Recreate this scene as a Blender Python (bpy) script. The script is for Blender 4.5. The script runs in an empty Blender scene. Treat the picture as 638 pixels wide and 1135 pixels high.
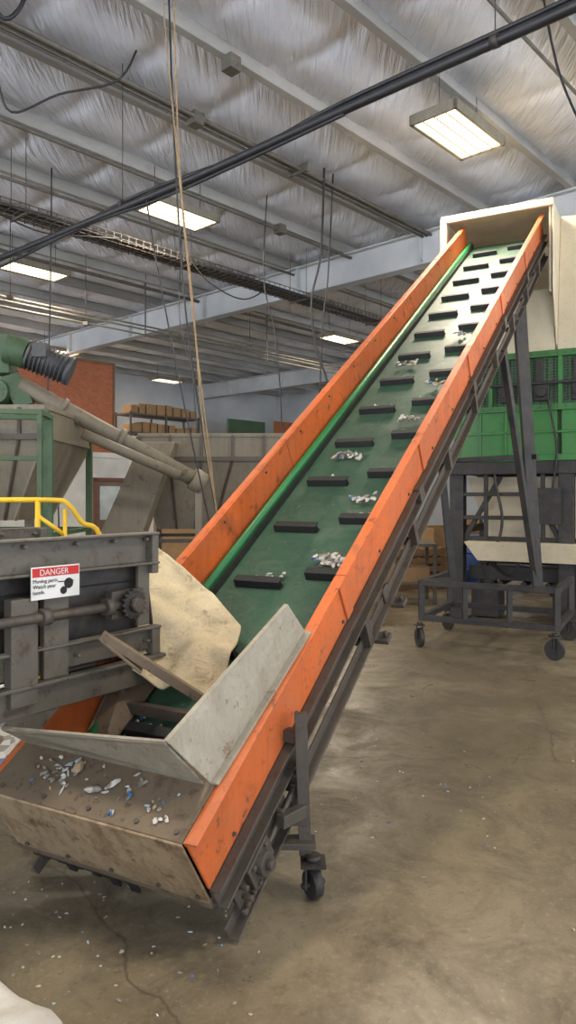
import bpy, bmesh, math, random
from mathutils import Vector, Matrix, noise
random.seed(7)
scene=bpy.context.scene
# ------------------------------------------------------------ materials
def nodes(name):
    m=bpy.data.materials.new(name); m.use_nodes=True
    nt=m.node_tree; b=nt.nodes['Principled BSDF']
    return m,nt,b
def srgb(r,g,b):
    f=lambda c:(c/255/12.92) if c/255<=0.04045 else ((c/255+0.055)/1.055)**2.4
    return (f(r),f(g),f(b),1)
def ramp(nt,inp,a,b,ca=(0,0,0,1),cb=(1,1,1,1)):
    r=nt.nodes.new('ShaderNodeValToRGB'); e=r.color_ramp.elements
    e[0].position=a; e[1].position=b; e[0].color=ca; e[1].color=cb
    nt.links.new(inp,r.inputs[0]); return r.outputs[0]
def noise_n(nt,co,scale,detail=6,rough=0.6,dist=0):
    n=nt.nodes.new('ShaderNodeTexNoise'); n.inputs['Scale'].default_value=scale
    n.inputs['Detail'].default_value=detail; n.inputs['Roughness'].default_value=rough
    n.inputs['Distortion'].default_value=dist
    nt.links.new(co,n.inputs['Vector']); return n.outputs[0]
def mixc(nt,f,a,b,mode='MIX'):
    m=nt.nodes.new('ShaderNodeMix'); m.data_type='RGBA'; m.blend_type=mode
    for k,v in ((0,f),(6,a),(7,b)):
        if hasattr(v,'links') : nt.links.new(v,m.inputs[k])
        else: m.inputs[k].default_value=v
    return m.outputs[2]
def mul(nt,s,k):
    m=nt.nodes.new('ShaderNodeMath'); m.operation='MULTIPLY'; m.inputs[1].default_value=k
    nt.links.new(s,m.inputs[0]); return m.outputs[0]
def paint(name,col,dirt=(60,45,32),amt=0.5,rough=0.5,metal=0.0,scale=3.0,bump=0.15,var=0.12,grime=.45,streak=0,film=(96,84,68)):
    m,nt,b=nodes(name)
    co=nt.nodes.new('ShaderNodeTexCoord').outputs['Object']
    n1=noise_n(nt,co,scale,8,0.65,0.4); n2=noise_n(nt,co,scale*5,6,0.7); n3=noise_n(nt,co,scale*.5,3)
    n4=noise_n(nt,co,scale*1.7,10,0.75,1.2); n5=noise_n(nt,co,scale*22,3,.6)
    c=srgb(*col); d=srgb(*dirt)
    dark=tuple(x*(1-var*2.2) for x in c[:3])+(1,)
    lite=tuple(min(1,x*(1+var)) for x in c[:3])+(1,)
    base=mixc(nt,ramp(nt,n3,.35,.65),dark,lite)
    fl=tuple(.5*x+.5*y for x,y in zip(c[:3],srgb(*film)[:3]))+(1,)
    base=mixc(nt,mul(nt,ramp(nt,n4,.38,.68),min(1,grime*1.6)),base,fl)
    lo=.72-.3*amt
    f1=mul(nt,ramp(nt,n1,lo,lo+.16),.7); f2=mul(nt,ramp(nt,n2,lo+.03,lo+.1),.75)
    o=mixc(nt,f1,base,d)
    o=mixc(nt,f2,o,d)
    o=mixc(nt,mul(nt,ramp(nt,n5,.58,.72),.35),o,d)
    if streak:
        mp=nt.nodes.new('ShaderNodeMapping'); mp.inputs['Scale'].default_value=(14,14,1.2); nt.links.new(co,mp.inputs[0])
        s=noise_n(nt,mp.outputs[0],1.5,6,.65,.2)
        o=mixc(nt,mul(nt,ramp(nt,s,.48,.7),streak),o,d)
    nt.links.new(o,b.inputs['Base Color'])
    b.inputs['Metallic'].default_value=metal
    rr=nt.nodes.new('ShaderNodeMapRange'); rr.inputs[3].default_value=max(.05,rough-.12); rr.inputs[4].default_value=min(1,rough+.25)
    nt.links.new(n1,rr.inputs[0]); nt.links.new(rr.outputs[0],b.inputs['Roughness'])
    bp=nt.nodes.new('ShaderNodeBump'); bp.inputs['Strength'].default_value=bump; bp.inputs['Distance'].default_value=.01
    nt.links.new(n2,bp.inputs['Height']); nt.links.new(bp.outputs[0],b.inputs['Normal'])
    return m
ORANGE=paint('orange_paint',(208,100,40),(98,58,36),.55,.45,scale=2.2,grime=.5,streak=.25,film=(130,100,76))
GREEN=paint('green_paint',(44,120,50),(36,44,30),.4,.4)
GREEND=paint('dark_green_paint',(56,88,56),(42,38,30),.5,.5)
STRIP=paint('green_skirt',(20,112,58),(20,60,36),.2,.35,grime=.1)
BELT=paint('belt_rubber',(32,74,54),(92,98,84),.5,.45,scale=4,bump=.05,grime=.45,film=(96,104,90))
CLEAT=paint('black_rubber',(26,30,30),(50,50,46),.3,.6,grime=.1)
STEEL=paint('dark_steel',(76,70,64),(72,50,34),.6,.5,metal=.15)
STEELG=paint('grey_painted_steel',(94,90,81),(66,50,38),.6,.5,metal=.1,grime=.5)
GALV=paint('worn_grey_plate',(160,153,136),(104,80,54),.5,.5,metal=.05,grime=.5,streak=.3)
RUSTY=paint('rusty_tan_plate',(160,140,110),(96,66,42),.6,.55,scale=2.6,grime=.35,streak=.6)
RUSTT=paint('grimy_brown_plate',(108,92,72),(62,48,36),.6,.6,scale=5,grime=.5)
BLACK=paint('black_steel',(36,36,38),(58,47,36),.4,.5,metal=.1)
BEIGE=paint('beige_sheet_metal',(214,200,170),(150,128,98),.3,.5,scale=1.5,bump=.05,grime=.25)
TANM=paint('tan_grey_metal',(126,119,103),(86,70,52),.5,.55,scale=2,grime=.5,streak=.3)
YELLOW=paint('yellow_paint',(226,184,28),(110,80,30),.25,.45,grime=.15)
MOTOR=paint('motor_blue_grey',(56,62,68),(48,42,38),.3,.45)
def plastic():
    m=paint('tan_plastic_sheet',(200,182,146),(140,110,72),.55,.5,scale=3,bump=.3,grime=.4)
    nt=m.node_tree; b=nt.nodes['Principled BSDF']
    co=nt.nodes.new('ShaderNodeTexCoord').outputs['Object']
    w=noise_n(nt,co,7,5,.6,1.5)
    bp=nt.nodes.new('ShaderNodeBump'); bp.inputs['Strength'].default_value=.7; bp.inputs['Distance'].default_value=.03
    nt.links.new(w,bp.inputs['Height']); nt.links.new(bp.outputs[0],b.inputs['Normal']); return m
PLASTIC=plastic()
WHITE=paint('white_paint',(220,218,210),(150,140,124),.2,.6,scale=1,grime=.1)
WALLM=paint('white_wall_panel',(195,196,195),(160,156,148),.25,.7,scale=.6,bump=.03,grime=.1)
PURL=paint('purlin_white',(158,155,148),(126,122,112),.3,.6,scale=1,bump=.02,grime=.2)
BEAMM=paint('beam_white',(190,191,190),(150,150,148),.2,.6,scale=1,bump=.02,grime=.15)
OSB=paint('osb_board',(172,104,64),(122,70,38),.6,.8,scale=8,grime=.1)
WOODP=paint('pallet_wood',(128,96,62),(70,48,30),.5,.85,scale=5)
CABLE=paint('black_cable',(26,27,32),(44,44,48),.3,.45,grime=.1)
ROPE=paint('tan_rope',(150,126,94),(100,80,56),.4,.9,scale=30)
CARD=paint('cardboard',(150,118,82),(110,82,54),.3,.9)
BLUE=paint('blue_plastic',(40,84,150),(30,50,80),.3,.5)
RED=paint('red_enamel',(190,34,28),(150,30,24),.1,.5,grime=.05)
INK=paint('black_ink',(20,20,20),(20,20,20),.0,.6,grime=0)
SIGNW=paint('sign_white',(222,220,214),(170,165,155),.1,.5,grime=.05)
DRUM=paint('white_bag_plastic',(190,186,178),(140,130,114),.35,.55,scale=5,bump=.4,grime=.2)
def scrap():
    m,nt,b=nodes('scrap_paper')
    co=nt.nodes.new('ShaderNodeTexCoord').outputs['Object']
    v=nt.nodes.new('ShaderNodeTexVoronoi'); v.inputs['Scale'].default_value=24
    nt.links.new(co,v.inputs['Vector'])
    r=nt.nodes.new('ShaderNodeValToRGB'); r.color_ramp.interpolation='CONSTANT'
    e=r.color_ramp.elements; e[0].color=srgb(176,172,162); e[1].position=.3; e[1].color=srgb(128,124,116)
    for p,c in ((.5,(192,188,180)),(.64,(70,104,150)),(.72,(160,140,110)),(.82,(104,88,70)),(.92,(150,168,172))):
        x=e.new(p); x.color=srgb(*c)
    s=nt.nodes.new('ShaderNodeSeparateColor'); nt.links.new(v.outputs['Color'],s.inputs[0])
    nt.links.new(s.outputs[0],r.inputs[0]); nt.links.new(r.outputs[0],b.inputs['Base Color'])
    b.inputs['Roughness'].default_value=.55
    return m
SCRAP=scrap()
def emis(name,col,st):
    m,nt,b=nodes(name); b.inputs['Base Color'].default_value=col
    b.inputs['Emission Color'].default_value=col; b.inputs['Emission Strength'].default_value=st; return m
LAMP=emis('lamp_diffuser',(1,.84,.56,1),3.2)
def mesh_mat():
    m,nt,b=nodes('expanded_mesh')
    co=nt.nodes.new('ShaderNodeTexCoord').outputs['Object']
    v=nt.nodes.new('ShaderNodeTexVoronoi'); v.inputs['Scale'].default_value=28; v.inputs['Randomness'].default_value=.15
    nt.links.new(co,v.inputs['Vector'])
    nt.links.new(ramp(nt,v.outputs['Distance'],.35,.45,srgb(18,24,20),srgb(70,98,66)),b.inputs['Base Color'])
    b.inputs['Roughness'].default_value=.6
    return m
MESHM=mesh_mat()
def brick():
    m,nt,b=nodes('brick_wall')
    co=nt.nodes.new('ShaderNodeTexCoord').outputs['Object']
    mp=nt.nodes.new('ShaderNodeMapping'); mp.inputs['Rotation'].default_value=(math.radians(90),0,0); nt.links.new(co,mp.inputs[0])
    t=nt.nodes.new('ShaderNodeTexBrick'); t.inputs['Color1'].default_value=srgb(168,98,66); t.inputs['Color2'].default_value=srgb(150,82,52); t.inputs['Mortar'].default_value=srgb(150,120,96)
    t.inputs['Scale'].default_value=4; t.inputs['Mortar Size'].default_value=.012
    nt.links.new(mp.outputs[0],t.inputs[0]); nt.links.new(t.outputs[0],b.inputs['Base Color']); b.inputs['Roughness'].default_value=.85
    return m
def concrete():
    m,nt,b=nodes('concrete_floor')
    co=nt.nodes.new('ShaderNodeTexCoord').outputs['Object']
    a=noise_n(nt,co,.45,6,.6,.6); c=noise_n(nt,co,2.2,10,.72,.6); f=noise_n(nt,co,40,4,.7); g=noise_n(nt,co,9,8,.75,.4); h=noise_n(nt,co,22,6,.7)
    base=mixc(nt,ramp(nt,a,.35,.66),srgb(98,87,69),srgb(140,128,105))
    base=mixc(nt,ramp(nt,c,.42,.68),base,srgb(82,71,55))
    base=mixc(nt,mul(nt,ramp(nt,g,.52,.72),.6),base,srgb(66,56,43))
    base=mixc(nt,mul(nt,ramp(nt,h,.6,.72),.55),base,srgb(56,47,36))
    base=mixc(nt,mul(nt,ramp(nt,f,.55,.75),.35),base,srgb(172,160,136))
    mp=nt.nodes.new('ShaderNodeVectorMath'); mp.operation='ADD'
    nn=nt.nodes.new('ShaderNodeTexNoise'); nn.inputs['Scale'].default_value=1.6; nn.inputs['Detail'].default_value=6
    nt.links.new(co,nn.inputs['Vector'])
    sc=nt.nodes.new('ShaderNodeVectorMath'); sc.operation='SCALE'; sc.inputs['Scale'].default_value=.5
    nt.links.new(nn.outputs['Color'],sc.inputs[0])
    nt.links.new(co,mp.inputs[0]); nt.links.new(sc.outputs[0],mp.inputs[1])
    v=nt.nodes.new('ShaderNodeTexVoronoi'); v.feature='DISTANCE_TO_EDGE'; v.inputs['Scale'].default_value=.38
    nt.links.new(mp.outputs[0],v.inputs['Vector'])
    cr=ramp(nt,v.outputs['Distance'],.0,.003,(1,1,1,1),(0,0,0,1))
    base=mixc(nt,mul(nt,cr,.6),base,srgb(50,42,32))
    nt.links.new(base,b.inputs['Base Color'])
    r=nt.nodes.new('ShaderNodeMapRange'); r.inputs[1].default_value=.35; r.inputs[2].default_value=.7
    r.inputs[3].default_value=.24; r.inputs[4].default_value=.7
    nt.links.new(c,r.inputs[0]); nt.links.new(r.outputs[0],b.inputs['Roughness'])
    bp=nt.nodes.new('ShaderNodeBump'); bp.inputs['Strength'].default_value=.2; bp.inputs['Distance'].default_value=.01
    nt.links.new(c,bp.inputs['Height']); nt.links.new(bp.outputs[0],b.inputs['Normal'])
    return m
CONC=concrete()
def foil():
    m,nt,b=nodes('vinyl_insulation')
    co=nt.nodes.new('ShaderNodeTexCoord').outputs['Object']
    n=noise_n(nt,co,.8,5,.6)
    nt.links.new(mixc(nt,ramp(nt,n,.3,.7),srgb(206,210,220),srgb(236,238,244)),b.inputs['Base Color'])
    b.inputs['Roughness'].default_value=.36; b.inputs['Metallic'].default_value=0
    mp=nt.nodes.new('ShaderNodeMapping'); mp.inputs['Scale'].default_value=(9,.8,1)
    nt.links.new(co,mp.inputs[0]); w=noise_n(nt,mp.outputs[0],1.6,3,.55,.6)
    bp=nt.nodes.new('ShaderNodeBump'); bp.inputs['Strength'].default_value=.9; bp.inputs['Distance'].default_value=.07
    nt.links.new(w,bp.inputs['Height']); nt.links.new(bp.outputs[0],b.inputs['Normal'])
    return m
FOIL=foil()
# ------------------------------------------------------------ builder
I4=Matrix.Identity(4)
def empty(name,loc):
    e=bpy.data.objects.new(name,None); e.location=loc; e.empty_display_size=.2
    scene.collection.objects.link(e); bpy.context.view_layer.update(); return e
class P:
    def __init__(s,name,mat,parent=None,M=I4,bevel=0.0,smooth=False):
        s.n=name;s.m=mat;s.p=parent;s.M=M;s.bm=bmesh.new();s.bev=bevel;s.sm=smooth
    def vs(s,pts): return [s.bm.verts.new(s.M@Vector(p)) for p in pts]
    def hexa(s,p):
        v=s.vs(p)
        for f in ((0,3,2,1),(4,5,6,7),(0,1,5,4),(1,2,6,5),(2,3,7,6),(3,0,4,7)): s.bm.faces.new([v[i] for i in f])
        return s
    def box(s,x0,x1,y0,y1,z0,z1):
        return s.hexa([(x0,y0,z0),(x1,y0,z0),(x1,y1,z0),(x0,y1,z0),(x0,y0,z1),(x1,y0,z1),(x1,y1,z1),(x0,y1,z1)])
    def bar(s,a,b,w,h=None,up=(0,0,1)):
        h=h or w; a=Vector(a);b=Vector(b);d=(b-a).normalized();u=Vector(up)
        if abs(d.dot(u))>.98: u=Vector((0,1,0))
        r=d.cross(u).normalized();u=r.cross(d)
        q=[(-1,-1),(1,-1),(1,1),(-1,1)]
        return s.hexa([a+r*i*w/2+u*j*h/2 for i,j in q]+[b+r*i*w/2+u*j*h/2 for i,j in q])
    def cyl(s,a,b,r,r2=None,seg=16):
        r2=r if r2 is None else r2
        a=Vector(a);b=Vector(b);d=(b-a).normalized();u=Vector((0,0,1)) if abs(d.z)<.9 else Vector((1,0,0))
        x=d.cross(u).normalized();y=x.cross(d)
        c=[(math.cos(2*math.pi*i/seg),math.sin(2*math.pi*i/seg)) for i in range(seg)]
        A=s.vs([a+(x*i+y*j)*r for i,j in c]);B=s.vs([b+(x*i+y*j)*r2 for i,j in c])
        for i in range(seg):
            j=(i+1)%seg; f=s.bm.faces.new([A[i],A[j],B[j],B[i]]); f.smooth=True
        s.bm.faces.new(A[::-1]); s.bm.faces.new(B); return s
    def plate(s,pts,t=.01):
        p=[Vector(q) for q in pts]; n=(p[1]-p[0]).cross(p[2]-p[0]).normalized()*t
        A=s.vs(p);B=s.vs([q+n for q in p]);k=len(p)
        s.bm.faces.new(A[::-1]);s.bm.faces.new(B)
        for i in range(k):
            j=(i+1)%k; s.bm.faces.new([A[i],A[j],B[j],B[i]])
        return s
    def tube(s,pts,r,seg=10,sub=6):
        p=[Vector(q) for q in pts]
        if sub>1 and len(p)>2:
            o=[];q=[p[0]]+p+[p[-1]]
            for i in range(1,len(q)-2):
                for k in range(sub):
                    t=k/sub
                    o.append(.5*((2*q[i])+(q[i+1]-q[i-1])*t+(2*q[i-1]-5*q[i]+4*q[i+1]-q[i+2])*t*t+(-q[i-1]+3*q[i]-3*q[i+1]+q[i+2])*t**3))
            o.append(p[-1]);p=o
        rings=[];x=None
        for i,c in enumerate(p):
            d=(p[min(i+1,len(p)-1)]-p[max(i-1,0)]).normalized()
            if x is None:
                u=Vector((0,0,1)) if abs(d.z)<.9 else Vector((1,0,0)); x=d.cross(u).normalized()
            else: x=(x-d*x.dot(d)).normalized()
            y=d.cross(x)
            rings.append(s.vs([c+(x*math.cos(2*math.pi*k/seg)+y*math.sin(2*math.pi*k/seg))*r for k in range(seg)]))
        for a,b in zip(rings,rings[1:]):
            for k in range(seg):
                j=(k+1)%seg; f=s.bm.faces.new([a[k],a[j],b[j],b[k]]); f.smooth=True
        s.bm.faces.new(rings[0][::-1]);s.bm.faces.new(rings[-1]);return s
    def grid(s,fn,nu,nv,thick=0):
        g=[[s.bm.verts.new(s.M@Vector(fn(i/nu,j/nv))) for j in range(nv+1)] for i in range(nu+1)]
        for i in range(nu):
            for j in range(nv):
                f=s.bm.faces.new([g[i][j],g[i+1][j],g[i+1][j+1],g[i][j+1]]); f.smooth=True
        return s
    def blob(s,c,sx,sy,sz,seed=0,amp=.5,sub=2):
        r=bmesh.ops.create_icosphere(s.bm,subdivisions=sub,radius=1)
        ro=Matrix.Rotation(seed*1.3,3,'Z')
        for v in r['verts']:
            k=1+amp*noise.noise(v.co*2.3+Vector((seed,seed*1.7,0)))*1.4
            q=ro@Vector((v.co.x*sx*k,v.co.y*sy*k,0)); q.z=v.co.z*sz*k
            v.co=s.M@(q+Vector(c))
        return s
    def done(s,solid=0):
        bmesh.ops.recalc_face_normals(s.bm,faces=s.bm.faces)
        me=bpy.data.meshes.new(s.n); s.bm.to_mesh(me); s.bm.free(); me.materials.append(s.m)
        o=bpy.data.objects.new(s.n,me); scene.collection.objects.link(o)
        if s.p: o.parent=s.p; o.matrix_parent_inverse=s.p.matrix_world.inverted()
        if solid:
            m=o.modifiers.new('s','SOLIDIFY'); m.thickness=solid
        if s.bev:
            m=o.modifiers.new('b','BEVEL'); m.width=s.bev; m.segments=2; m.limit_method='ANGLE'
        return o
# ------------------------------------------------------------ frames
RA=math.radians(47.5)
MR=Matrix.Rotation(RA,4,'Z')
TH=math.radians(28); PH=math.radians(32.14)
ex=Vector((math.cos(TH),-math.sin(TH),0)); ey=Vector((math.cos(PH)*math.sin(TH),math.cos(PH)*math.cos(TH),math.sin(PH)))
ez=ex.cross(ey)
T0=Vector((-.337,2.365,.457))
MC=Matrix(((ex.x,ey.x,ez.x,T0.x),(ex.y,ey.y,ez.y,T0.y),(ex.z,ey.z,ez.z,T0.z),(0,0,0,1)))
LEN=8.63; W=.937
# ------------------------------------------------------------ room
X0,X1,Y0,Y1=-11,26,-12,24.6; ZC=6.74
P('floor',CONC,M=MR).box(X0-2,X1,Y0-2,Y1,-.2,0).done()
def ceil(u,v):
    x=X0+(X1-X0)*u; y=Y0+(Y1-Y0)*v
    ph=((y-4.48)/1.52)%1.0
    sag=.15*math.sin(math.pi*ph)**.8
    seam=abs(((x)/1.25)%1.0-.5)*2
    sag*= (1.0-.5*seam**6)
    return (x,y,ZC-sag+.012*noise.noise(Vector((x*2,y*1.2,0))))
P('ceiling',FOIL,M=MR).grid(ceil,420,290).done()
P('wall_back',WALLM,M=MR).box(X1,X1+.2,Y0,Y1+.2,0,ZC+.1).done()
P('wall_left',WALLM,M=MR).box(X0,X1,Y1,Y1+.2,0,ZC+.1).done()
p=P('roof_purlins',PURL,M=MR)
k=-12
while 4.48+1.52*k<Y1:
    y=4.48+1.52*k
    if y>Y0:
        p.box(X0,X1,y-.01,y+.01,6.5,ZC+.02); p.box(X0,X1,y-.09,y+.01,6.49,6.51); p.box(X0,X1,y-.09,y-.08,6.5,6.54); p.box(X0,X1,y,y+.09,ZC-.03,ZC-.01)
    k+=1
p.done()
for d2 in (2.2-9.3,11.6,20.9):
    p=P('roof_beam',BEAMM,M=MR)
    p.box(d2-.01,d2+.01,Y0,Y1,5.9,6.48); p.box(d2-.13,d2+.13,Y0,Y1,5.88,5.905); p.box(d2-.13,d2+.13,Y0,Y1,6.465,6.49)
    y=Y0+1
    while y<Y1: p.box(d2-.12,d2+.12,y-.006,y+.006,5.9,6.47); y+=3.04
    p.done()
p=P('ceiling_conduit_pipes',STEELG,M=MR)
for y,z,r in ((7.05,6.42,.03),(7.13,6.42,.022),(7.22,6.42,.022),(8.9,6.4,.03),(10.45,6.38,.025),(13.6,6.38,.04),(3.3,6.43,.02)):
    p.cyl((X0+2,y,z),(X1-.5,y,z),r,seg=8)
for x in (3,8,13,18): p.box(x-.02,x+.02,6.95,7.3,6.38,6.5)
for (x,y) in ((6.0,7.1),(2.5,8.9),(9.5,8.9),(5.5,5.9)): p.box(x-.08,x+.08,y-.08,y+.08,6.33,6.49)
p.done()
e=empty('cable_tray',(MR@Vector((6,9.8,5.6))))
p=P('tray_wires',STEEL,e,MR)
for y,z in ((9.6,5.62),(9.6,5.72),(10.0,5.62),(10.0,5.72),(9.7,5.6),(9.8,5.6),(9.9,5.6)): p.cyl((-6,y,z),(14,y,z),.008,seg=6)
x=-6
while x<14:
    p.bar((x,9.6,5.6),(x,10,5.6),.01); p.bar((x,9.6,5.6),(x,9.6,5.72),.01); p.bar((x,10,5.6),(x,10,5.72),.01); x+=.14
for x in (-4,-1,2,5,8,11,13.6):
    p.bar((x,9.58,5.58),(x,10.02,5.58),.03); p.cyl((x,9.58,5.58),(x,9.58,6.7),.006,seg=6); p.cyl((x,10.02,5.58),(x,10.02,6.7),.006,seg=6)
p.done()
p=P('tray_cables',CABLE,e,MR)
for k in range(7):
    y=9.66+.05*k; p.tube([(-6+2.0*i,y+random.uniform(-.03,.03),5.63+random.uniform(0,.05)) for i in range(11)],.018,8,4)
p.tube([(13.5,9.7,5.65),(14.2,9.9,5.5),(14.6,10.3,5.2),(14.2,10.2,4.9),(14.0,9.9,5.3)],.02,8)
p.tube([(4,9.6,5.65),(4.5,9.5,5.45),(5.2,9.5,5.35),(6,9.5,5.5),(6.6,9.6,5.65)],.012,8)
p.tube([(8,9.6,5.65),(8.4,9.5,5.3),(9.2,9.5,5.2),(10,9.6,5.65)],.012,8)
p.done()
e=empty('wall_cable_run',(MR@Vector((10,14,5.4))))
p=P('rails',STEELG,e,MR)
for z in (5.3,5.42,5.5): p.cyl((4,13.6,z),(24,13.6,z),.02,seg=6)
for x in (6,10,14,18,22): p.bar((x,13.6,5.25),(x,13.6,6.7),.025)
p.done()
OC=e=empty('overhead_black_cable',(0,6.8,5.0))
p=P('cable_bundle',CABLE,e)
dv=Vector((-.755,.656,0)); c0=Vector((2.0,5.0,5.0))
def pp(s,o=(0,0,0)): return c0+dv*s+Vector(o)
p.tube([pp(-2,(0,0,.1)),pp(-1,(0,0,.03)),pp(0),pp(2,(0,0,-.02)),pp(4,(0,0,-.05)),pp(6,(0,0,-.03)),pp(8.2),pp(11,(0,0,.06)),pp(14,(0,0,.2))],.042,12)
p.tube([pp(-2,(0,0,.16)),pp(0,(0,0,.07)),pp(2,(0,0,.05)),pp(3.2,(0,.02,-.02)),pp(5,(0,0,.03)),pp(7,(0,0,-.07)),pp(9,(0,0,.06)),pp(14,(0,0,.26))],.02,8)
p.tube([pp(2,(0,0,-.06)),pp(3.2,(0,0,-.1)),pp(4.5,(0,0,-.12)),pp(6,(0,0,-.06)),pp(8,(0,0,-.12)),pp(10,(0,0,-.02)),pp(14,(0,0,.2))],.018,8)
p.done()
p=P('hangers',BLACK,e)
for s_ in (-1.5,.6,5.2,10,12.5): p.cyl(pp(s_,(0,0,.03)),pp(s_,(0,0,1.64)),.005,seg=6); p.cyl(pp(s_)-dv*.03,pp(s_)+dv*.03,.052,seg=12)
p.done()
def rope(name,mat,pts,r,par=None):
    P(name,mat,par).tube(pts,r,8).done()
rope('drop_rope_a',CABLE,[(-1.13,6.8,6.6),(-1.08,6.85,5.0),(-.96,6.9,3.2),(-.66,7.0,1.2),(-.5,7.1,0.0)],.009,OC)
rope('drop_rope_b',CABLE,[(-1.6,8.1,5.0),(-1.47,8.1,4.2),(-1.2,8.1,2.8),(-.86,8.1,1.2),(-.6,8.1,0)],.009,OC)
rope('drop_rope_c',ROPE,[(-1.08,6.75,6.6),(-1.02,6.8,4.7),(-.9,6.85,3.4),(-.8,6.9,2.2),(-.62,7.0,1.1),(-.4,7.05,0)],.009,OC)
rope('drop_rope_d',ROPE,[(-1.2,6.7,6.6),(-1.05,6.7,5.0),(-.96,6.75,4.0),(-.86,6.8,3.0),(-.7,6.9,1.6),(-.55,7,.0)],.007,OC)
rope('power_cord',CABLE,[(.55,11,6.6),(.5,11,5.3),(.36,11,4.6),(.42,11,3.9),(.62,11,3.2),(.5,11,2.2),(.5,11,0)],.017)
rope('power_cord',CABLE,[(.7,11.2,6.6),(.62,11.2,5.0),(.55,11.2,4.4),(.5,11.2,3.4),(.48,11.2,2.6),(.6,11.2,0)],.012)
rope('power_cord',CABLE,[(-3.6,11,6.6),(-3.62,11,4.6),(-3.65,11,3.0),(-3.5,11,1.5),(-3.5,11,0)],.012)
rope('power_cord',CABLE,[(-2.9,6.4,6.6),(-2.75,6.4,6.2),(-2.55,6.5,5.9),(-2.4,6.6,6.2),(-2.6,6.7,6.6)],.02)
rope('power_cord',CABLE,[(-3.4,7.6,6.6),(-3.1,7.6,6.1),(-2.95,7.7,5.7),(-2.5,7.9,6.0),(-1.9,8.0,6.2),(-1.7,8.1,6.6)],.012)
rope('power_cord',CABLE,[(2.4,6.9,6.6),(2.5,6.6,5.4),(2.75,6.2,4.5),(3.3,6.0,4.3),(4.2,6,4.4)],.012)
rope('power_cord',CABLE,[(-.35,12,6.6),(-.4,12,5.2),(-.2,12,4.2),(-.1,12,2.6),(-.1,12,0)],.01)
rope('power_cord',CABLE,[(-1.9,13,6.6),(-1.95,13,4.8),(-1.7,13,3.6),(-1.6,13,1.0),(-1.6,13,0)],.01)
for (hx,hy) in ((-5,13),(-4.2,15),(-.9,17),(3.1,13.5)):
    P('threaded_hanger_rod',STEEL).cyl((hx,hy,5.2),(hx,hy,6.62),.008,seg=6).box(hx-.05,hx+.05,hy-.05,hy+.05,5.15,5.22).done()
# ------------------------------------------------------------ light fixtures
def fixture(x,y,z=6.0,pw=170,rot=RA,lx=1.22,ly=.62):
    e=empty('fluorescent_light_fixture',(x,y,z))
    M=Matrix.Translation((x,y,z))@Matrix.Rotation(rot,4,'Z')
    P('diffuser',LAMP,e,M).box(-lx/2+.03,lx/2-.03,-ly/2+.03,ly/2-.03,-.015,-.005).done()
    h=P('housing',TANM,e,M,.004)
    h.box(-lx/2,lx/2,-ly/2,-ly/2+.04,-.03,.08).box(-lx/2,lx/2,ly/2-.04,ly/2,-.03,.08).box(-lx/2,-lx/2+.04,-ly/2,ly/2,-.03,.08).box(lx/2-.04,lx/2,-ly/2,ly/2,-.03,.08).box(-lx/2,lx/2,-ly/2,ly/2,.07,.09)
    for q in (-.15,0,.15): h.box(-lx/2,lx/2,q-.008,q+.008,-.022,-.015)
    h.done()
    h=P('hanger_wires',BLACK,e,M)
    for sx in (-.45,.45): h.cyl((sx,0,.08),(sx,0,6.62-z),.006,seg=6)
    h.done()
    L=bpy.data.lights.new('fixture_light','AREA'); L.shape='RECTANGLE'; L.size=lx-.1; L.size_y=ly-.1; L.energy=pw; L.color=(1,.88,.70)
    o=bpy.data.objects.new('fixture_light',L); scene.collection.objects.link(o); o.parent=e; o.location=(0,0,-.05); o.rotation_euler=(0,0,rot)
for a in ((2.07,8.76),(-1.72,11.3),(-4.95,14.1),(1.44,20.2),(-7,22),(-2.2,2.6),(3.2,1.2),(6.5,4.8),(-6.5,7.2),(9.5,12),(7,18)):  # off-camera entries are extra fixtures, added to light the hall
    fixture(*a)
fixture(-4.6,27.5,6.0,40)
# ------------------------------------------------------------ MAIN CONVEYOR
C=empty('inclined_belt_conveyor',(T0.x,T0.y,0))
def wall(name,x):
    sgn=1 if x>-.5 else -1
    o=P(name,ORANGE,C,MC,.003)
    n=6; seg=LEN/n
    for i in range(n):
        a=i*seg+.003; b=(i+1)*seg-.003
        o.box(x-.006,x+.006,a,b,-.25,0)
        o.box(min(x,x+sgn*.045),max(x,x+sgn*.045),a,b,-.006,.004)
        o.box(min(x,x-sgn*.012),max(x,x-sgn*.012),a,b,-.02,.0)
    for i in range(1,n): o.box(x+sgn*.006-.004,x+sgn*.006+.008*sgn+.004,i*seg-.04,i*seg+.04,-.24,-.01)
    o.done()
wall('side_wall_right',0.0); wall('side_wall_left',-W)
P('belt',BELT,C,MC).box(-.87,-.05,.05,LEN-.02,-.285,-.27).box(-.87,-.05,.15,LEN-.1,-.455,-.447).done()
o=P('belt_skirt',STRIP,C,MC); o.box(-.93,-.86,.05,LEN-.02,-.262,-.24); o.cyl((-.885,.05,-.215),(-.885,LEN-.02,-.215),.028,seg=12); o.done()
P('skirt_edge',CLEAT,C,MC).box(-.858,-.85,.05,LEN-.02,-.268,-.225).box(-.06,-.05,.05,LEN-.02,-.268,-.22).done()
o=P('belt_cleats',CLEAT,C,MC,.003)
t=.55
rows=[]
while t<LEN-.1:
    for xa,dt in ((-.76,0.0),(-.36,.1)):
        w=.29
        o.hexa([(xa,t+dt-.012,-.27),(xa+w,t+dt-.012,-.27),(xa+w,t+dt+.03,-.27),(xa,t+dt+.03,-.27),(xa,t+dt-.008,-.225),(xa+w,t+dt-.008,-.225),(xa+w,t+dt+.012,-.225),(xa,t+dt+.012,-.225)])
        o.box(xa,xa+w,t+dt-.008,t+dt+.045,-.23,-.222)
        rows.append((xa,t+dt,w))
    t+=.54
o.done()
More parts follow.
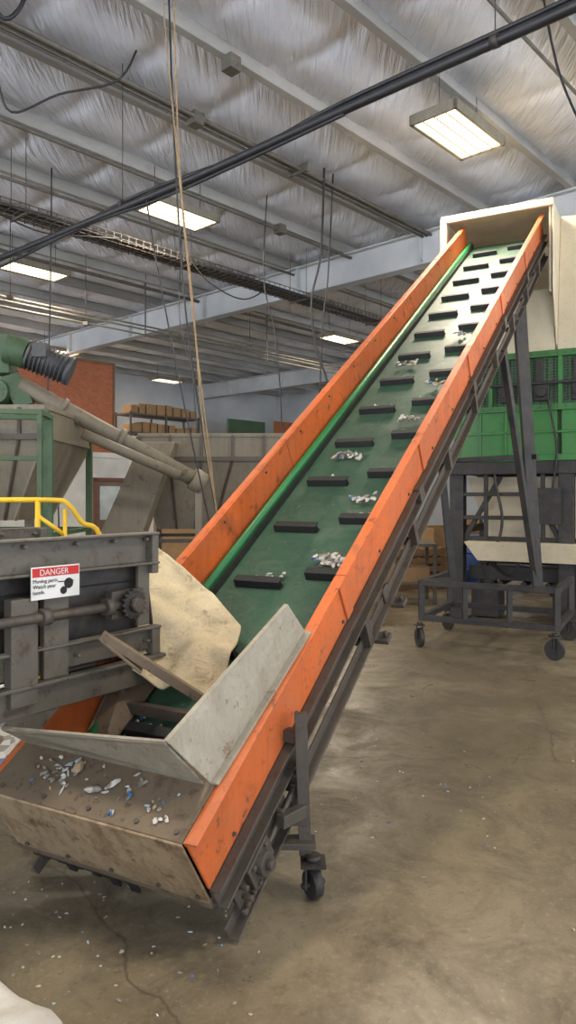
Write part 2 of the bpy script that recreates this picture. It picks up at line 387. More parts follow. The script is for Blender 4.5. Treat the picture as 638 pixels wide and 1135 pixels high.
o=P('paper_scraps',SCRAP,C,MC)
for i,(xa,t,w) in enumerate(rows):
    if random.random()<.7:
        cx=xa+random.uniform(.05,w-.05)
        for q in range(random.randint(3,9)):
            o.blob((cx+random.gauss(0,.05),t+random.uniform(.04,.11),-.258+random.uniform(0,.015)),random.uniform(.008,.022),random.uniform(.007,.016),random.uniform(.004,.012),i*7+q,.8,1)
for (cx,t,n_) in ((-.83,1.28,14),(-.25,1.86,34),(-.26,2.5,16),(-.6,3.05,20),(-.3,3.6,14),(-.25,4.2,14),(-.6,4.7,12),(-.3,5.3,12)):
    for q in range(n_): o.blob((cx+random.gauss(0,.055),t+random.gauss(0,.02),-.245+random.uniform(0,.03)),random.uniform(.01,.03),random.uniform(.008,.02),random.uniform(.006,.015),q*3+1,.8,1)
o.done()
o=P('frame_channels',STEEL,C,MC,.003)
for x,s in ((0.0,1),(-W,-1)):
    a,b=sorted((x,x+s*.05))
    o.box(min(x,x+s*.012)-0.0,max(x,x+s*.012),0.0,LEN,-.345,-.25); o.box(a,b,0.0,LEN,-.258,-.25); o.box(a,b,0,LEN,-.345,-.337)
    o.box(min(x,x+s*.01),max(x,x+s*.01),-.02,LEN-.05,-.514,-.455); o.box(a,b,-.02,LEN-.05,-.514,-.504)
    t=.62
    while t<LEN:
        o.box(a,b,t-.025,t+.025,-.505,-.34); t+=.9
t=.62
while t<LEN:
    o.box(-W,0,t-.02,t+.02,-.51,-.475); t+=.9
o.done()
o=P('rollers',STEELG,C,MC)
t=.9
while t<LEN: o.cyl((-.88,t,-.43),(-.05,t,-.43),.018,seg=12); t+=.9
o.cyl((-.88,.12,-.36),(-.05,.12,-.36),.085,seg=24); o.cyl((-.88,LEN-.08,-.36),(-.05,LEN-.08,-.36),.085,seg=24)
o.done()
o=P('tail_box',RUSTY,C,MC,.003)
o.box(-W-.01,-.008,-.012,-.002,-.33,.004); o.box(-W-.02,-W-.008,-.01,.3,-.33,0)
o.done()
o=P('tail_top_plate',RUSTT,C,MC,.003); o.box(-W-.01,-.012,-.002,.30,-.008,.006); o.done()
o=P('tail_lower_lip',RUSTT,C,MC,.003); o.box(-W-.01,-.008,-.016,.06,-.345,-.31); o.done()
o=P('tail_rubber_flap',CLEAT,C,MC)
for i in range(12):
    x=-W+.02+i*.045; o.box(x,x+.04,.0,.012,-.34-random.uniform(.04,.1),-.32)
o.done()
o=P('tail_bolts',STEEL,C,MC)
for x in (-.88,-.66,-.44,-.22,-.05): o.cyl((x,.03,.004),(x,.03,.014),.01,seg=6); o.cyl((x,-.012,-.29),(x,-.02,-.29),.01,seg=6)
for i in range(15):
    t=.2+i*.58
    o.cyl((.006,t,-.03),(.014,t,-.03),.009,seg=6); o.cyl((.006,t,-.22),(.014,t,-.22),.009,seg=6); o.cyl((-W+.006,t,-.05),(-W+.014,t,-.05),.008,seg=6)
o.done()
o=P('take_up_bearing',STEEL,C,MC,.004)
o.box(.012,.03,.06,.5,-.46,-.34); o.box(.03,.06,.14,.3,-.455,-.345); o.cyl((.0,.22,-.4),(.085,.22,-.4),.045,seg=20); o.cyl((.085,.22,-.4),(.11,.22,-.4),.02,seg=12)
o.cyl((.05,.3,-.4),(.05,.62,-.4),.011,seg=10); o.box(.02,.08,.56,.58,-.45,-.34); o.cyl((.05,.545,-.4),(.05,.56,-.4),.024,seg=6); o.cyl((.05,.6,-.4),(.05,.615,-.4),.024,seg=6)
for t,z in ((.1,-.37),(.1,-.43),(.42,-.37),(.42,-.43),(.17,-.36),(.27,-.36),(.17,-.445),(.27,-.445)): o.cyl((.03,t,z),(.072,t,z),.012,seg=6)
for i in range(9): o.cyl((.03,.07+i*.025,-.475+.004*(i%2)),(.05,.07+i*.025,-.475),.014,seg=8)
o.done()
o=P('side_brackets',STEEL,C,MC,.003)
for t in (1.55,1.84): 
    o.box(.01,.12,t,t+.07,-.53,-.505); o.box(.01,.02,t,t+.07,-.53,-.42); o.cyl((.1,t+.035,-.505),(.1,t+.035,-.47),.012,seg=8)
for t in (2.6,4.2,5.6,7.0): o.box(.01,.05,t,t+.09,-.34,-.24)
o.done()
o=P('hopper_walls',GALV,C,MC,.002)
o.plate([(-.93,.24,.0),(-.05,.23,.0),(-.10,.19,.25),(-.93,.17,.16)],.008)
o.plate([(-.03,.23,.0),(.0,1.03,.0),(-.025,1.0,.18),(-.10,.19,.25)],.01)
o.plate([(-.93,1.1,.0),(-.93,.24,.0),(-.93,.17,.16),(-.95,1.1,.18)],.008)
o.bar((-.025,1.0,.18),(-.1,.19,.25),.02,.012,(0,0,1)); o.bar((-.93,.17,.16),(-.1,.19,.25),.012,.014)
o.bar((0.02,1.03,0.01),(-.01,.23,.01),.03,.012)
o.done()
o=P('hopper_inner_plate',RUSTT,C,MC)
o.plate([(-.92,.26,.0),(-.06,.26,.0),(-.06,.34,-.24),(-.92,.34,-.24)],.008)
o.plate([(-.9,.34,-.24),(-.78,.34,-.25),(-.78,1.1,-.25),(-.93,1.1,-.02)],.008)
o.done()
ctrl=[[(-.74,3.75,1.37),(-.55,3.72,1.26),(-.37,3.66,1.11),(-.235,3.56,.965)],
      [(-.80,3.62,1.18),(-.56,3.58,1.08),(-.36,3.55,.98),(-.225,3.5,.91)],
      [(-.80,3.46,.98),(-.58,3.43,.90),(-.42,3.42,.82),(-.27,3.42,.80)],
      [(-.70,3.3,.78),(-.56,3.3,.72),(-.46,3.32,.70),(-.37,3.34,.70)]]
def bez(t): return ((1-t)**3,3*t*(1-t)**2,3*t*t*(1-t),t**3)
def sheet(u,v):
    a=bez(u);b=bez(v);r=Vector((0,0,0))
    for i in range(4):
        for j in range(4): r+=Vector(ctrl[i][j])*a[i]*b[j]
    cr=.022*math.sin(9*v+3*u+2*noise.noise(r*4))*u
    r+=Vector((-.25,-.47,.85))*(.05*noise.noise(r*5)+.025*noise.noise(r*12)+cr-.04*math.sin(math.pi*v)*math.sin(math.pi*u))
    return r
P('plastic_deflector',PLASTIC,C).grid(sheet,60,60).done(.006)
def caster(o,c,r=.055,yaw=0.0):
    x,y=c; dx,dy=math.cos(yaw),math.sin(yaw)
    o.cyl((x-dx*.02,y-dy*.02,r),(x+dx*.02,y+dy*.02,r),r,seg=20)
    for s in (-.032,.032): o.bar((x+dx*s,y+dy*s,r-.01),(x+dx*s,y+dy*s,2*r+.03),.008,.04)
    o.cyl((x-dx*.05,y-dy*.05,r),(x+dx*.05,y+dy*.05,r),.012,seg=8)
    o.box(x-.05,x+.05,y-.05,y+.05,2*r+.025,2*r+.037); o.cyl((x,y,2*r+.035),(x,y,2*r+.06),.03,seg=12)
o=P('front_legs',STEEL,C,bevel=.003)
for (x,y) in ((.07,2.91),(-.76,3.35)):
    o.bar((x,y,.16),(x-.02,y+.02,.72),.05,.05); o.box(x-.1,x+.04,y-.06,y+.03,.2,.225); o.bar((x-.09,y,.3),(x+.01,y+.0,.3),.05,.04)
    o.bar((x-.1,y-.12,.34),(x,y,.34),.04,.05)
o.bar((.07,2.93,.62),(-.76,3.37,.62),.05,.05)
o.done()
o=P('front_casters',BLACK,C)
caster(o,(.10,2.88),.055,.5); caster(o,(-.76,3.35),.055,.3); o.done()
o=P('support_frame',BLACK,C,bevel=.004)
FR=Vector((2.62,7.04,0)); FL=FR-ex*1.36; fw=Vector((math.sin(TH),math.cos(TH),0))
BR=FR+fw*1.1; BL=FL+fw*1.1
z_=lambda p,z:(p.x,p.y,z)
for a,b in ((FR,FL),(BR,BL),(FR,BR),(FL,BL)):
    o.bar(z_(a,.31),z_(b,.31),.06,.06); 
for a,b in ((FR,FL),(FR,BR),(FL,BL)): o.bar(z_(a,.68),z_(b,.68),.06,.06)
for q in (FR,FL,BR,BL): o.bar(z_(q,.28),z_(q,.71),.06,.06)
for k in (.33,.66):
    q=FR.lerp(FL,k); o.bar(z_(q,.31),z_(q,.68),.05,.05)
def under(xl,t,z=-.5): return MC@Vector((xl,t,z))
tR=FR-ex*.2
o.bar(z_(tR+fw*.05,.66),under(.02,6.35),.07,.07); o.bar(z_(tR+fw*.25,.66),under(.02,6.7),.06,.06)
o.bar(z_(tR+fw*.1,.68),under(.02,5.5),.06,.06)
tL=FL+ex*.2+fw*.5
o.bar(z_(tL,.66),under(-W-.02,6.5),.07,.07)
o.bar(under(.02,6.35),under(-W-.02,6.5),.06,.06)
o.bar(z_(tR+fw*.15,2.0),z_(tL,2.0),.05,.05)
o.bar(z_(tL,.68),z_(FL,.68),.05,.05)
o.done()
o=P('support_casters',BLACK,C)
for q,yw in ((FR,.8),(FL,.2),(BR,.9),(BL,.4)):
    caster(o,(q.x-.02,q.y),.10,yw)
o.done()
# ------------------------------------------------------------ SHREDDER + HOOD
OG=Vector((2.2,9.45,0))
MH=Matrix.Translation(OG)@Matrix.Rotation(-TH,4,'Z')
S=empty('green_shredder_machine',OG)
o=P('body',GREEND,S,MH,.006); o.box(.05,2.5,.08,1.9,2.05,3.38); o.done()
o=P('front_panels',GREEN,S,MH,.006)
o.box(0,1.25,.0,.09,2.1,2.68); o.box(1.3,2.5,.0,.09,2.1,2.68); o.box(-.02,2.52,-.03,.1,2.66,2.74); o.box(-.02,2.52,-.03,.1,2.04,2.12)
o.box(-.02,.06,-.03,1.9,2.04,3.38)
for x in (.0,.42,.84,1.26,1.7,2.1,2.46): o.box(x,x+.05,-.02,.09,2.7,3.38)
o.box(-.02,2.52,-.03,.1,3.32,3.4)
for x in (.3,.62,.94,1.6,1.92,2.24): o.box(x,x+.03,-.025,.0,2.12,2.66)
o.box(0,2.5,-.025,0,2.38,2.41)
o.done()
o=P('mesh_guard',MESHM,S,MH)
o.box(.06,2.45,.05,.07,2.75,3.32); o.done()
o=P('rotor_housing',BLACK,S,MH,.01)
for x in (.14,.56,.98,1.42,1.84):
    o.box(x,x+.18,-.03,.09,2.78,2.98)
    o.cyl((x+.09,-.03,2.88),(x+.09,-.1,2.88),.06,seg=16)
    o.box(x+.02,x+.1,-.02,.08,3.02,3.3)
o.box(0,2.5,-.04,.0,2.98,3.02)
o.done()
o=P('bolts',STEELG,S,MH)
for i in range(24):
    o.cyl((.05+i*.1,-.03,2.7),(.05+i*.1,-.05,2.7),.014,seg=6); o.cyl((.05+i*.1,-.03,3.36),(.05+i*.1,-.05,3.36),.014,seg=6)
o.done()
o=P('stand',BLACK,S,MH,.006)
for x in (.0,1.35,2.4):
    for y in (.1,1.75):
        o.box(x-.09,x+.09,y-.09,y-.07,0,2.0); o.box(x-.09,x+.09,y+.07,y+.09,0,2.0); o.box(x-.01,x+.01,y-.08,y+.08,0,2.0); o.box(x-.15,x+.15,y-.15,y+.15,0,.02)
o.box(-.12,2.6,-.02,.2,1.88,2.04); o.box(-.12,2.6,1.65,1.87,1.88,2.04)
o.box(-.1,.1,.1,1.8,1.9,2.04); o.box(-.05,.02,.1,1.75,1.1,1.2); o.box(0,2.4,.08,.14,1.0,1.08)
o.bar((0,.1,.9),(.55,.1,1.85),.06); o.bar((1.35,.1,.9),(.85,.1,1.85),.06)
for z in (1.3,1.6): o.box(0,1.35,.02,.07,z,z+.05)
for x in (.35,1.05): o.box(x,x+.05,.02,.07,1.05,1.9)
o.box(.15,.5,.2,.6,.02,.45); o.cyl((.33,.4,.45),(.33,.4,.8),.11,seg=20); o.box(1.0,1.3,-.06,.0,1.25,1.7)
o.tube([(.33,.3,.7),(.5,.0,.9),(.6,-.05,1.3),(.5,.0,1.8),(.5,.0,2.1)],.02,8)
o.tube([(.4,.3,.7),(.7,.0,.6),(.9,-.05,1.0),(1.0,-.03,1.3)],.018,8)
o.tube([(1.2,-.03,1.7),(1.25,-.06,2.2),(1.15,-.05,2.8)],.015,8)
o.done()
o=P('discharge_chute',BEIGE,S,MH,.004)
o.hexa([(.35,.3,1.05),(2.1,.3,1.05),(2.1,1.6,1.05),(.35,1.6,1.05),(.1,.2,1.85),(2.35,.2,1.85),(2.35,1.7,1.85),(.1,1.7,1.85)])
o.hexa([(.3,-.1,.78),(1.9,-.1,.78),(1.9,1.2,.78),(.3,1.2,.78),(.15,-.2,1.02),(2.1,-.2,1.02),(2.1,1.4,1.02),(.15,1.4,1.02)])
o.done()
o=P('outfeed_conveyor',BLACK,S,MH,.004)
o.box(.1,3.2,.3,.36,.5,.68); o.box(.1,3.2,1.2,1.26,.5,.68); o.box(.1,3.2,.36,1.2,.62,.64)
for x in (.3,1.6,2.9): o.box(x,x+.06,.3,.36,0,.5); o.box(x,x+.06,1.2,1.26,0,.5)
for x in (.5,.8,1.1,1.9,2.2): o.cyl((x,.3,.45),(x,1.26,.45),.04,seg=12)
o.done()
o=P('infeed_hood',BEIGE,S,MH,.012)
x0,x1=-.08,1.22
o.box(x0,x0+.03,-.28,1.3,4.3,5.13); o.box(x1-.03,x1,-.28,1.3,4.05,5.13); o.box(x0,x1,1.27,1.3,3.4,5.13); o.box(x0,x1,-.28,1.3,5.1,5.13)
o.box(x0-.03,x1+.03,-.33,-.26,5.07,5.16); o.box(x0-.04,x0+.04,-.33,-.27,4.5,5.13)
o.plate([(x1+.03,-.3,4.1),(x1+.03,-.3,5.13),(x1+.03,1.3,5.13),(x1+.03,1.3,3.4),(x1+.03,.05,3.4),(x1+.03,-.05,3.6)],.02)
o.plate([(x0,.02,3.4),(x1,.02,3.4),(x1,-.05,4.15),(x0,-.05,4.15)],.02)
o.plate([(x1+.03,.02,3.4),(2.3,.02,3.4),(2.2,.3,5.05),(x1+.03,.3,5.13)],.02)
o.plate([(2.3,.02,3.4),(2.3,1.7,3.4),(2.2,1.3,5.05),(2.2,.3,5.05)],.02)
o.box(x1,2.2,.3,1.3,5.05,5.08)
o.done()
# ------------------------------------------------------------ FEED CONVEYOR (left foreground)
fa=Vector((-.586,-.81,0)).normalized(); fb=Vector((-.81,.586,0)).normalized()
MF=Matrix(((fa.x,fb.x,0,-.64),(fa.y,fb.y,0,3.42),(0,0,1,0),(0,0,0,1)))
F=empty('feed_conveyor',(-1.3,2.7,0))
o=P('frame',STEELG,F,MF,.004)
for y in (0,.85):
    s=1 if y==0 else -1
    o.box(0,2.6,y,y+.012,1.285,1.43); o.box(0,2.6,min(y,y+s*-.05),max(y,y+s*-.05)+.01,1.42,1.432); o.box(0,2.6,min(y,y-s*.05),max(y,y-s*.05)+.01,1.283,1.295)
    o.box(0,.04,y-.04,y+.05,1.24,1.43)
    o.box(-.02,2.6,y,y+.012,.88,.99); o.box(-.02,2.6,y-.04,y+.01,.98,.992); 
    o.box(-.03,2.6,y-.02,y+.01,.73,.86); o.box(-.03,2.6,y-.06,y+.01,.845,.86)
    o.box(.5,.62,y-.03,y+.0,.86,1.29); o.box(.66,.78,y-.05,y+.0,.78,1.2); o.box(1.2,1.3,y-.02,y+.01,.8,1.29); o.box(2.3,2.4,y-.02,y+.01,0,1.29); o.box(1.35,1.42,y-.02,y+.01,0,.9)
    o.box(-.02,.03,y-.03,y+.02,.74,.99)
    o.box(.03,.1,y-.01,y+.01,1.0,1.29)
    for x in (.06,.25,.45,.7,.9): o.cyl((x,y-.03,1.4),(x,y+.0,1.4),.01,seg=6); o.cyl((x,y-.04,.93),(x,y,.93),.01,seg=6)
o.box(0,.05,0,.85,1.3,1.36)
o.box(2.3,2.4,0,.85,.3,.38)
o.done()
o=P('inner_panels',BLACK,F,MF); o.box(.05,2.5,.05,.06,.86,1.3); o.box(.05,2.55,.05,.8,1.2,1.21); o.done()
o=P('belt',CLEAT,F,MF); o.box(.02,2.6,.06,.8,1.34,1.35); o.cyl((.07,.06,1.27),(.07,.8,1.27),.08,seg=24); o.done()
o=P('drive_shaft',STEEL,F,MF)
o.cyl((.16,-.06,1.12),(.95,-.06,1.12),.02,seg=14); o.cyl((.62,-.06,1.12),(.66,-.06,1.12),.035,seg=14)
o.cyl((.2,.0,1.12),(.2,-.13,1.12),.03,seg=16); o.box(.11,.29,-.05,-.01,1.06,1.18)
o.cyl((.3,-.06,1.12),(.34,-.06,1.12),.04,seg=6)
o.done()
o=P('drive_sprocket',BLACK,F,MF)
o.cyl((.2,-.07,1.12),(.2,-.1,1.12),.055,seg=24)
for i in range(16):
    a=i*math.pi/8; o.cyl((.2+.058*math.cos(a),-.07,1.12+.058*math.sin(a)),(.2+.058*math.cos(a),-.1,1.12+.058*math.sin(a)),.008,seg=6)
o.cyl((.2,-.1,1.12),(.2,-.12,1.12),.035,seg=8)
o.done()
o=P('deflector_arm',RUSTT,F,bevel=.003)
o.bar((-.78,3.02,1.02),(-.37,3.10,.73),.05,.04); o.bar((-.78,3.03,1.0),(-.62,3.06,.86),.09,.012)
o.done()
o=P('discharge_plate',BLACK,F,MF,.003)
o.plate([(.0,.05,1.25),(.0,.8,1.25),(-.06,.8,.86),(-.06,.05,.86)],.01); o.done()
G=P('warning_sign',SIGNW,F,MF,.001); G.box(.47,.70,-.06,-.055,1.19,1.32); G.done()
G=P('warning_sign_header',RED,F,MF); G.box(.475,.695,-.062,-.0595,1.28,1.315); G.done()
G=P('warning_sign_pictogram',INK,F,MF)
for dx,dz,r in ((.525,1.245,.022),(.55,1.218,.016)):
    G.cyl((dx,-.0595,dz),(dx,-.062,dz),r,seg=12)
G.box(.5,.575,-.062,-.0595,1.252,1.256); G.done()
def text(s,size,x,z,mat):
    c=bpy.data.curves.new('sign_text','FONT'); c.body=s; c.size=size; c.extrude=.0004; c.materials.append(mat)
    ob=bpy.data.objects.new('sign_text',c); scene.collection.objects.link(ob)
    X=-fa; Z=Vector((0,0,1)); Nn=X.cross(Z)
    loc=MF@Vector((x,-.0635,z))
    Mt=Matrix(((X.x,0,Nn.x,loc.x),(X.y,0,Nn.y,loc.y),(0,1,0,loc.z),(0,0,0,1)))
    ob.parent=F; ob.matrix_parent_inverse=F.matrix_world.inverted(); ob.matrix_basis=Mt
text('DANGER',.034,.665,1.286,SIGNW); text('Moving parts.\nWatch your\nhands.',.022,.695,1.257,INK)
# ------------------------------------------------------------ LEFT BACKGROUND MACHINES
A=empty('screw_auger_conveyor',(-2.2,8.4,0))
o=P('tubes',TANM,A)
o.cyl((-3.0,8.05,2.85),(-1.1,8.9,1.78),.095,seg=20); o.cyl((-2.3,8.1,2.3),(-1.3,8.6,1.85),.06,seg=16)
o.cyl((-2.0,8.5,2.29),(-1.94,8.52,2.26),.13,seg=20); o.cyl((-1.18,8.87,1.83),(-1.05,8.92,1.75),.14,seg=20)
o.cyl((-2.6,8.23,2.63),(-2.56,8.25,2.6),.12,seg=20)
o.bar((-1.1,8.9,1.8),(-1.1,8.9,0),.08); o.bar((-2.9,8.1,2.8),(-2.9,8.1,0),.08)
o.done()
o=P('motor',MOTOR,A)
o.cyl((-2.85,7.9,3.16),(-2.45,8.0,3.0),.15,seg=28)
for i in range(9):
    a=Vector((-2.83,7.905,3.152)).lerp(Vector((-2.5,7.99,3.02)),i/8); d=(Vector((-2.45,8.0,3.0))-Vector((-2.85,7.9,3.16))).normalized()
    o.cyl(a,a+d*.012,.172,seg=28)
o.cyl((-2.45,8.0,3.0),(-2.4,8.01,2.98),.165,seg=28); o.box(-2.75,-2.6,7.75,7.85,3.1,3.25)
o.done()
o=P('gearbox',GREEND,A,bevel=.01)
o.box(-3.3,-3.05,7.9,8.15,2.95,3.38); o.cyl((-3.08,7.9,3.22),(-2.85,7.92,3.15),.16,seg=24); o.cyl((-3.2,7.88,2.75),(-3.2,8.2,2.75),.14,seg=20)
o.bar((-3.1,8.05,2.95),(-2.95,8.1,2.6),.2,.2)
o.done()
def hopper(name,x0,x1,y0,y1,zt,zm,zb,tx,mat,legmat,skew=0,par=None):
    e=par or empty(name,((x0+x1)/2,(y0+y1)/2,0))
    o=P('bin',mat,e,bevel=.006)
    T=[(x0,y0),(x1,y0),(x1,y1),(x0,y1)]
    Bt=[(x0+tx+skew,y0+tx*.6),(x1-tx+skew,y0+tx*.6),(x1-tx+skew,y1-tx*.6),(x0+tx+skew,y1-tx*.6)]
    for i in range(4):
        j=(i+1)%4
        o.plate([T[i]+(zm,),T[j]+(zm,),T[j]+(zt,),T[i]+(zt,)],.01)
        o.plate([Bt[i]+(zb,),Bt[j]+(zb,),T[j]+(zm,),T[i]+(zm,)],.01)
        o.bar(T[i]+(zt,),T[j]+(zt,),.05,.05); o.bar(T[i]+(zm,),T[j]+(zm,),.04,.04)
        o.bar(Bt[i]+(zb,),T[i]+(zm,),.04,.04)
    o.done()
    o=P('bin_ribs',STEEL,e,bevel=.003)
    n=5
    for i in range(1,n):
        f=i/n; a=Vector(T[0]+(0,)).lerp(Vector(T[1]+(0,)),f); b=Vector(Bt[0]+(0,)).lerp(Vector(Bt[1]+(0,)),f)
        o.bar((a.x,a.y-.02,zt),(a.x,a.y-.02,zm),.035,.035); o.bar((a.x,a.y-.02,zm),(b.x,b.y-.02,zb),.03,.03)
    o.bar((x0,y0-.02,zm),(x1,y0-.02,zm),.05,.06)
    o.done()
    o=P('legs',legmat,e,bevel=.004)
    for i,q in enumerate(T): 
        o.bar((q[0],q[1],0),(q[0],q[1],zt-.02),.07,.07)
    for i in range(4):
        j=(i+1)%4; o.bar(T[i]+(zb-.15,),T[j]+(zb-.15,),.05,.05)
    o.done(); return e
hopper('steel_hopper_bin',-3.75,-2.45,7.3,8.9,2.5,2.2,1.35,.4,TANM,GREEND,0,A)
hopper('steel_hopper_bin',-2.0,.1,9.7,11.2,2.42,2.1,1.15,.42,TANM,STEEL,-.2)
o=P('chute_duct',TANM,None,bevel=.01)
o.hexa([(-2.45,9.2,1.0),(-1.9,9.2,1.0),(-1.9,9.6,1.0),(-2.45,9.6,1.0),(-1.9,9.3,2.3),(-1.45,9.3,2.3),(-1.45,9.6,2.3),(-1.9,9.6,2.3)])
o.box(-2.5,-1.85,9.15,9.65,.95,1.02); o.box(-2.45,-2.38,9.2,9.27,0,1); o.box(-1.97,-1.9,9.5,9.57,0,1); o.box(-1.97,-1.9,9.2,9.27,0,1)
o.done()
e=empty('green_access_frame',(-2.4,7,0))
o=P('tubes',GREEND,e,bevel=.003)
for x,y in ((-3.2,6.5),(-2.3,6.7),(-3.0,7.1),(-2.35,7.15)): o.bar((x,y,0),(x,y,2.4),.045,.045)
o.bar((-3.2,6.5,2.38),(-2.3,6.7,2.38),.045,.045); o.bar((-3.2,6.5,1.95),(-2.3,6.7,1.95),.04,.04); o.bar((-2.3,6.7,2.38),(-2.35,7.15,2.38),.045,.045); o.bar((-3.0,7.1,2.38),(-2.35,7.15,2.38),.045,.045)
o.bar((-3.2,6.5,1.2),(-2.3,6.7,1.2),.05,.05)
o.done()
e=empty('yellow_guard_rail',(-2.1,5.5,0))
o=P('rails',YELLOW,e)
o.tube([(-3.2,5.4,1.57),(-2.4,5.5,1.57),(-1.82,5.55,1.57),(-1.7,5.57,1.54),(-1.6,5.6,1.4),(-1.45,5.65,1.2),(-1.4,5.66,0)],.02,12)
o.cyl((-1.92,5.54,1.57),(-1.92,5.54,0),.02,seg=12); o.cyl((-3.0,5.43,1.57),(-3.0,5.43,0),.02,seg=12); o.cyl((-3.2,5.4,1.33),(-1.92,5.54,1.33),.016,seg=12)
o.cyl((-1.92,5.54,1.45),(-1.72,5.57,1.3),.016); o.cyl((-1.72,5.57,1.5),(-1.72,5.57,0),.016)
o.done()
o=P('scrap_heap',SCRAP); 
for i in range(26): o.blob((-2.35+random.uniform(-.5,.4),4.6+random.uniform(-.4,.4),.25+random.uniform(0,.3)),random.uniform(.12,.25),random.uniform(.1,.2),random.uniform(.08,.2),i,.7,2)
o.blob((-2.3,4.6,.1),.9,.7,.35,50,.3,3)
o.done()
def rm(x,y,z=0): return MR@Vector((x,y,z))
e=empty('office_enclosure',rm(11.5,20,0))
o=P('office_walls',WHITE,e,MR); o.box(9.0,16.5,18.6,24.4,0,2.75); o.box(8.95,16.55,18.55,24.4,2.75,2.9); o.done()
o=P('office_door',paint('door_brown',(112,92,78),(80,64,50),.2,.5),e,MR,.01); o.box(11.9,12.8,18.56,18.6,0,2.05); o.done()
DF=paint('door_frame_brown',(120,70,56),(90,60,44),.2,.5)
o=P('office_door_frame',DF,e,MR); o.box(11.8,11.9,18.52,18.6,0,2.15).box(12.8,12.9,18.52,18.6,0,2.15).box(11.8,12.9,18.52,18.6,2.05,2.15); o.done()
o=P('office_door_window',paint('dull_glass',(190,198,198),(140,150,155),.1,.1,grime=.1),e,MR); o.box(12.0,12.7,18.54,18.56,.9,1.9); o.done()
BR_=brick()
# brick partition built flat then rotated so the brick pattern follows the wall
bo=P('brick_partition',BR_,e); bo.box(9.3,12.6,18.7,18.76,2.9,5.6); bo=bo.done()
bo.parent=e; bo.matrix_parent_inverse=e.matrix_world.inverted(); bo.matrix_basis=MR
o=P('partition_battens',WOODP,e,MR)
for x in (9.3,12.54): o.box(x,x+.06,18.66,18.7,2.9,5.6)
o.box(9.3,12.6,18.66,18.7,5.55,5.62)
o.done()
e=empty('storage_shelf',rm(15.5,18.9,0))
o=P('shelf_frame',STEEL,e,MR)
for x in (13.4,14.8,16.2):
    for y in (19.0,19.8): o.box(x,x+.05,y,y+.05,2.9,4.3)
for z in (3.0,3.6,4.2): o.box(13.4,16.25,19.0,19.85,z,z+.05)
o.done()
o=P('shelf_boxes',CARD,e,MR)
for z in (3.05,3.65,4.25):
    x=13.5
    while x<16:
        w=random.uniform(.2,.4); o.box(x,x+w,19.1,19.6,z,z+random.uniform(.2,.42)); x+=w+.06
o.done()
for x,c,zt in ((20.0,'g',4.6),(22.6,'o',4.7)):
    o=P('partition_panel',GREEND if c=='g' else OSB,None,MR); o.box(x-1,x+1,20.5,20.6,0,zt); o.done()
o=P('steel_column',BEAMM,None,MR); o.box(20.8,21.0,16.9,16.92,0,5.88).box(20.8,21.0,17.1,17.12,0,5.88).box(20.89,20.91,16.9,17.1,0,5.88); o.done()
o=P('steel_column',BEAMM,None,MR); o.box(11.5,11.7,23.6,23.62,2.9,5.88).box(11.5,11.7,23.8,23.82,2.9,5.88).box(11.59,11.61,23.6,23.8,2.9,5.88); o.done()
def pallet_stack(x,y,n,rot):
    e=empty('pallet_stack',(x,y,0)); M=Matrix.Translation((x,y,0))@Matrix.Rotation(rot,4,'Z')
    o=P('boards',WOODP,e,M)
    for k in range(n):
        z=k*.145
        for yy in (-.5,-.02,.44): o.box(-.6,.6,yy,yy+.08,z,z+.1)
        for i in range(7): o.box(-.6+i*.18,-.6+i*.18+.1,-.5,.52,z+.1,z+.122)
        for xx in (-.55,0,.45): o.box(xx,xx+.1,-.5,.52,z,z+.015)
    o.done()
pallet_stack(2.0,12.8,5,.5); pallet_stack(3.6,16.5,6,.4); pallet_stack(6.0,15,7,.4); pallet_stack(1.0,19,5,.6)
def gaylord(x,y,rot,h=1.0,mat=CARD,name='cardboard_gaylord_box'):
    M=Matrix.Translation((x,y,0))@Matrix.Rotation(rot,4,'Z'); o=P(name,mat,None,M)
    for a in (((-.55,-.5),(.55,-.5)),((.55,-.5),(.55,.5)),((.55,.5),(-.55,.5)),((-.55,.5),(-.55,-.5))):
        o.bar((*a[0],h/2),(*a[1],h/2),.02,h)
    o.box(-.55,.55,-.5,.5,0,.02); o.box(-.53,.53,-.48,.48,h-.25,h-.2)
    o.done()
gaylord(3.0,14.3,.5); gaylord(7.4,13.5,.3,1.2); gaylord(5.2,19,.2,1.1); gaylord(-2.5,17,.4,1.2); gaylord(1.9,17.3,.4,1.2)
e=empty('blue_drum',(3.35,13.0,0)); o=P('drum_shell',BLUE,e); o.cyl((3.35,13,0),(3.35,13,.9),.29,seg=28); 
for z in (.02,.3,.6,.88): o.cyl((3.35,13,z-.015),(3.35,13,z+.015),.305,seg=28)
o.done()
e=empty('baler_machine',(6.2,13,0))
o=P('baler_body',TANM,e,bevel=.02); o.box(4.2,6.4,11.6,12.8,.5,1.5); o.box(4.6,5.4,11.7,12.7,1.5,2.2); o.done()
o=P('baler_frame',BLACK,e,bevel=.01)
for x in (4.25,5.3,6.3):
    o.box(x-.05,x+.05,11.5,11.6,0,1.6); o.box(x-.05,x+.05,12.8,12.9,0,1.6)
o.box(4.1,6.5,11.5,11.62,.45,.55); o.box(4.1,6.5,11.5,11.6,1.45,1.55); o.done()
e=empty('workbench',(1.6,10.8,0))
o=P('bench',STEELG,e,bevel=.004); o.box(1.1,2.2,10.6,11.3,.85,.9)
for x in (1.12,2.14):
    for y in (10.62,11.24): o.box(x,x+.05,y,y+.05,0,.85)
o.box(1.1,2.2,10.6,11.3,.3,.33); o.done()
o=P('bench_items',CARD,e); o.box(1.2,1.6,10.7,11.1,.33,.6); o.box(1.7,2.1,10.7,11.1,.33,.55); o.done()
o=P('floor_scraps',SCRAP)
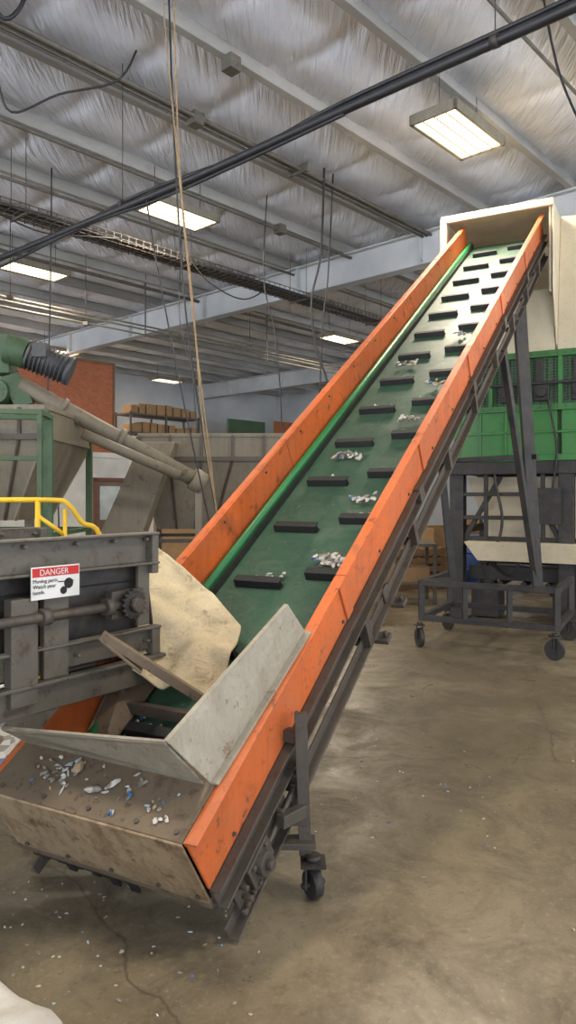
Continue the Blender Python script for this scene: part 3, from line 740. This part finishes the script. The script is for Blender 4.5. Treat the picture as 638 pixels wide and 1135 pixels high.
for i in range(170):
    a=random.random()
    if a<.25: x,y=random.uniform(.1,1.2),random.uniform(3.2,5.0)
    elif a<.8: x,y=random.uniform(-1.2,-.1),random.uniform(1.9,3.0)
    else: x,y=random.uniform(-1,3),random.uniform(2,8)
    o.blob((x,y,.002),random.uniform(.003,.012),random.uniform(.003,.008),.003,i,.6,1)
o.done()
o=P('tail_plate_scraps',SCRAP,C,MC)
for i in range(70):
    if i<42: x,y=random.gauss(-.66,.06),random.gauss(.13,.035)
    else: x,y=random.uniform(-.5,-.08),random.uniform(.03,.2)
    y=min(max(y,.03),.2); o.blob((x,y,.012),random.uniform(.004,.02),random.uniform(.003,.010),.005,i,.7,1)
o.blob((-.47,.1,.018),.035,.014,.01,5,.4,2); o.blob((-.4,.14,.018),.03,.012,.01,8,.4,2); o.blob((-.6,.17,.018),.03,.02,.012,11,.4,2)
o.done()
o=P('white_bulk_bag',DRUM)
def bag(u,v):
    a=u*2*math.pi
    if v<.7: r=.42; z=v/.7*.44
    else:
        q=(v-.7)/.3; r=.42*(1-q)+.0; z=.44+.05*math.sin(q*math.pi/2)
    rr=r*(1+.06*noise.noise(Vector((math.cos(a)*2,math.sin(a)*2,v*3)))+.02*noise.noise(Vector((math.cos(a)*9,math.sin(a)*9,v*6))))
    return (-.83+rr*math.cos(a),1.33+rr*math.sin(a),z+.02*noise.noise(Vector((math.cos(a)*5,math.sin(a)*5,v*12)))*min(1,v*3))
o.grid(bag,96,60).done()
# ------------------------------------------------------------ world (even sky; brighter lower half added to light the ceiling), camera
w=bpy.data.worlds.new('World'); scene.world=w; w.use_nodes=True
nt=w.node_tree; bg=nt.nodes['Background']
tc=nt.nodes.new('ShaderNodeTexCoord'); sx=nt.nodes.new('ShaderNodeSeparateXYZ'); nt.links.new(tc.outputs['Generated'],sx.inputs[0])
mr=nt.nodes.new('ShaderNodeMapRange'); mr.inputs[1].default_value=-.12; mr.inputs[2].default_value=.02; mr.inputs[3].default_value=8.5; mr.inputs[4].default_value=3.0
nt.links.new(sx.outputs[2],mr.inputs[0]); nt.links.new(mr.outputs[0],bg.inputs[1])
bg.inputs[0].default_value=(.82,.89,1,1)
cam=bpy.data.cameras.new('camera'); co=bpy.data.objects.new('camera',cam); scene.collection.objects.link(co)
co.location=(0,0,1.6); co.rotation_euler=(math.pi/2,0,0)
cam.sensor_width=36; cam.sensor_fit='AUTO'; cam.lens=800/1135*36; cam.shift_y=-17.5/1135
cam.clip_end=200; cam.clip_start=.05
scene.camera=co
scene.view_settings.view_transform='Standard'; scene.view_settings.look='None'; scene.view_settings.exposure=.12
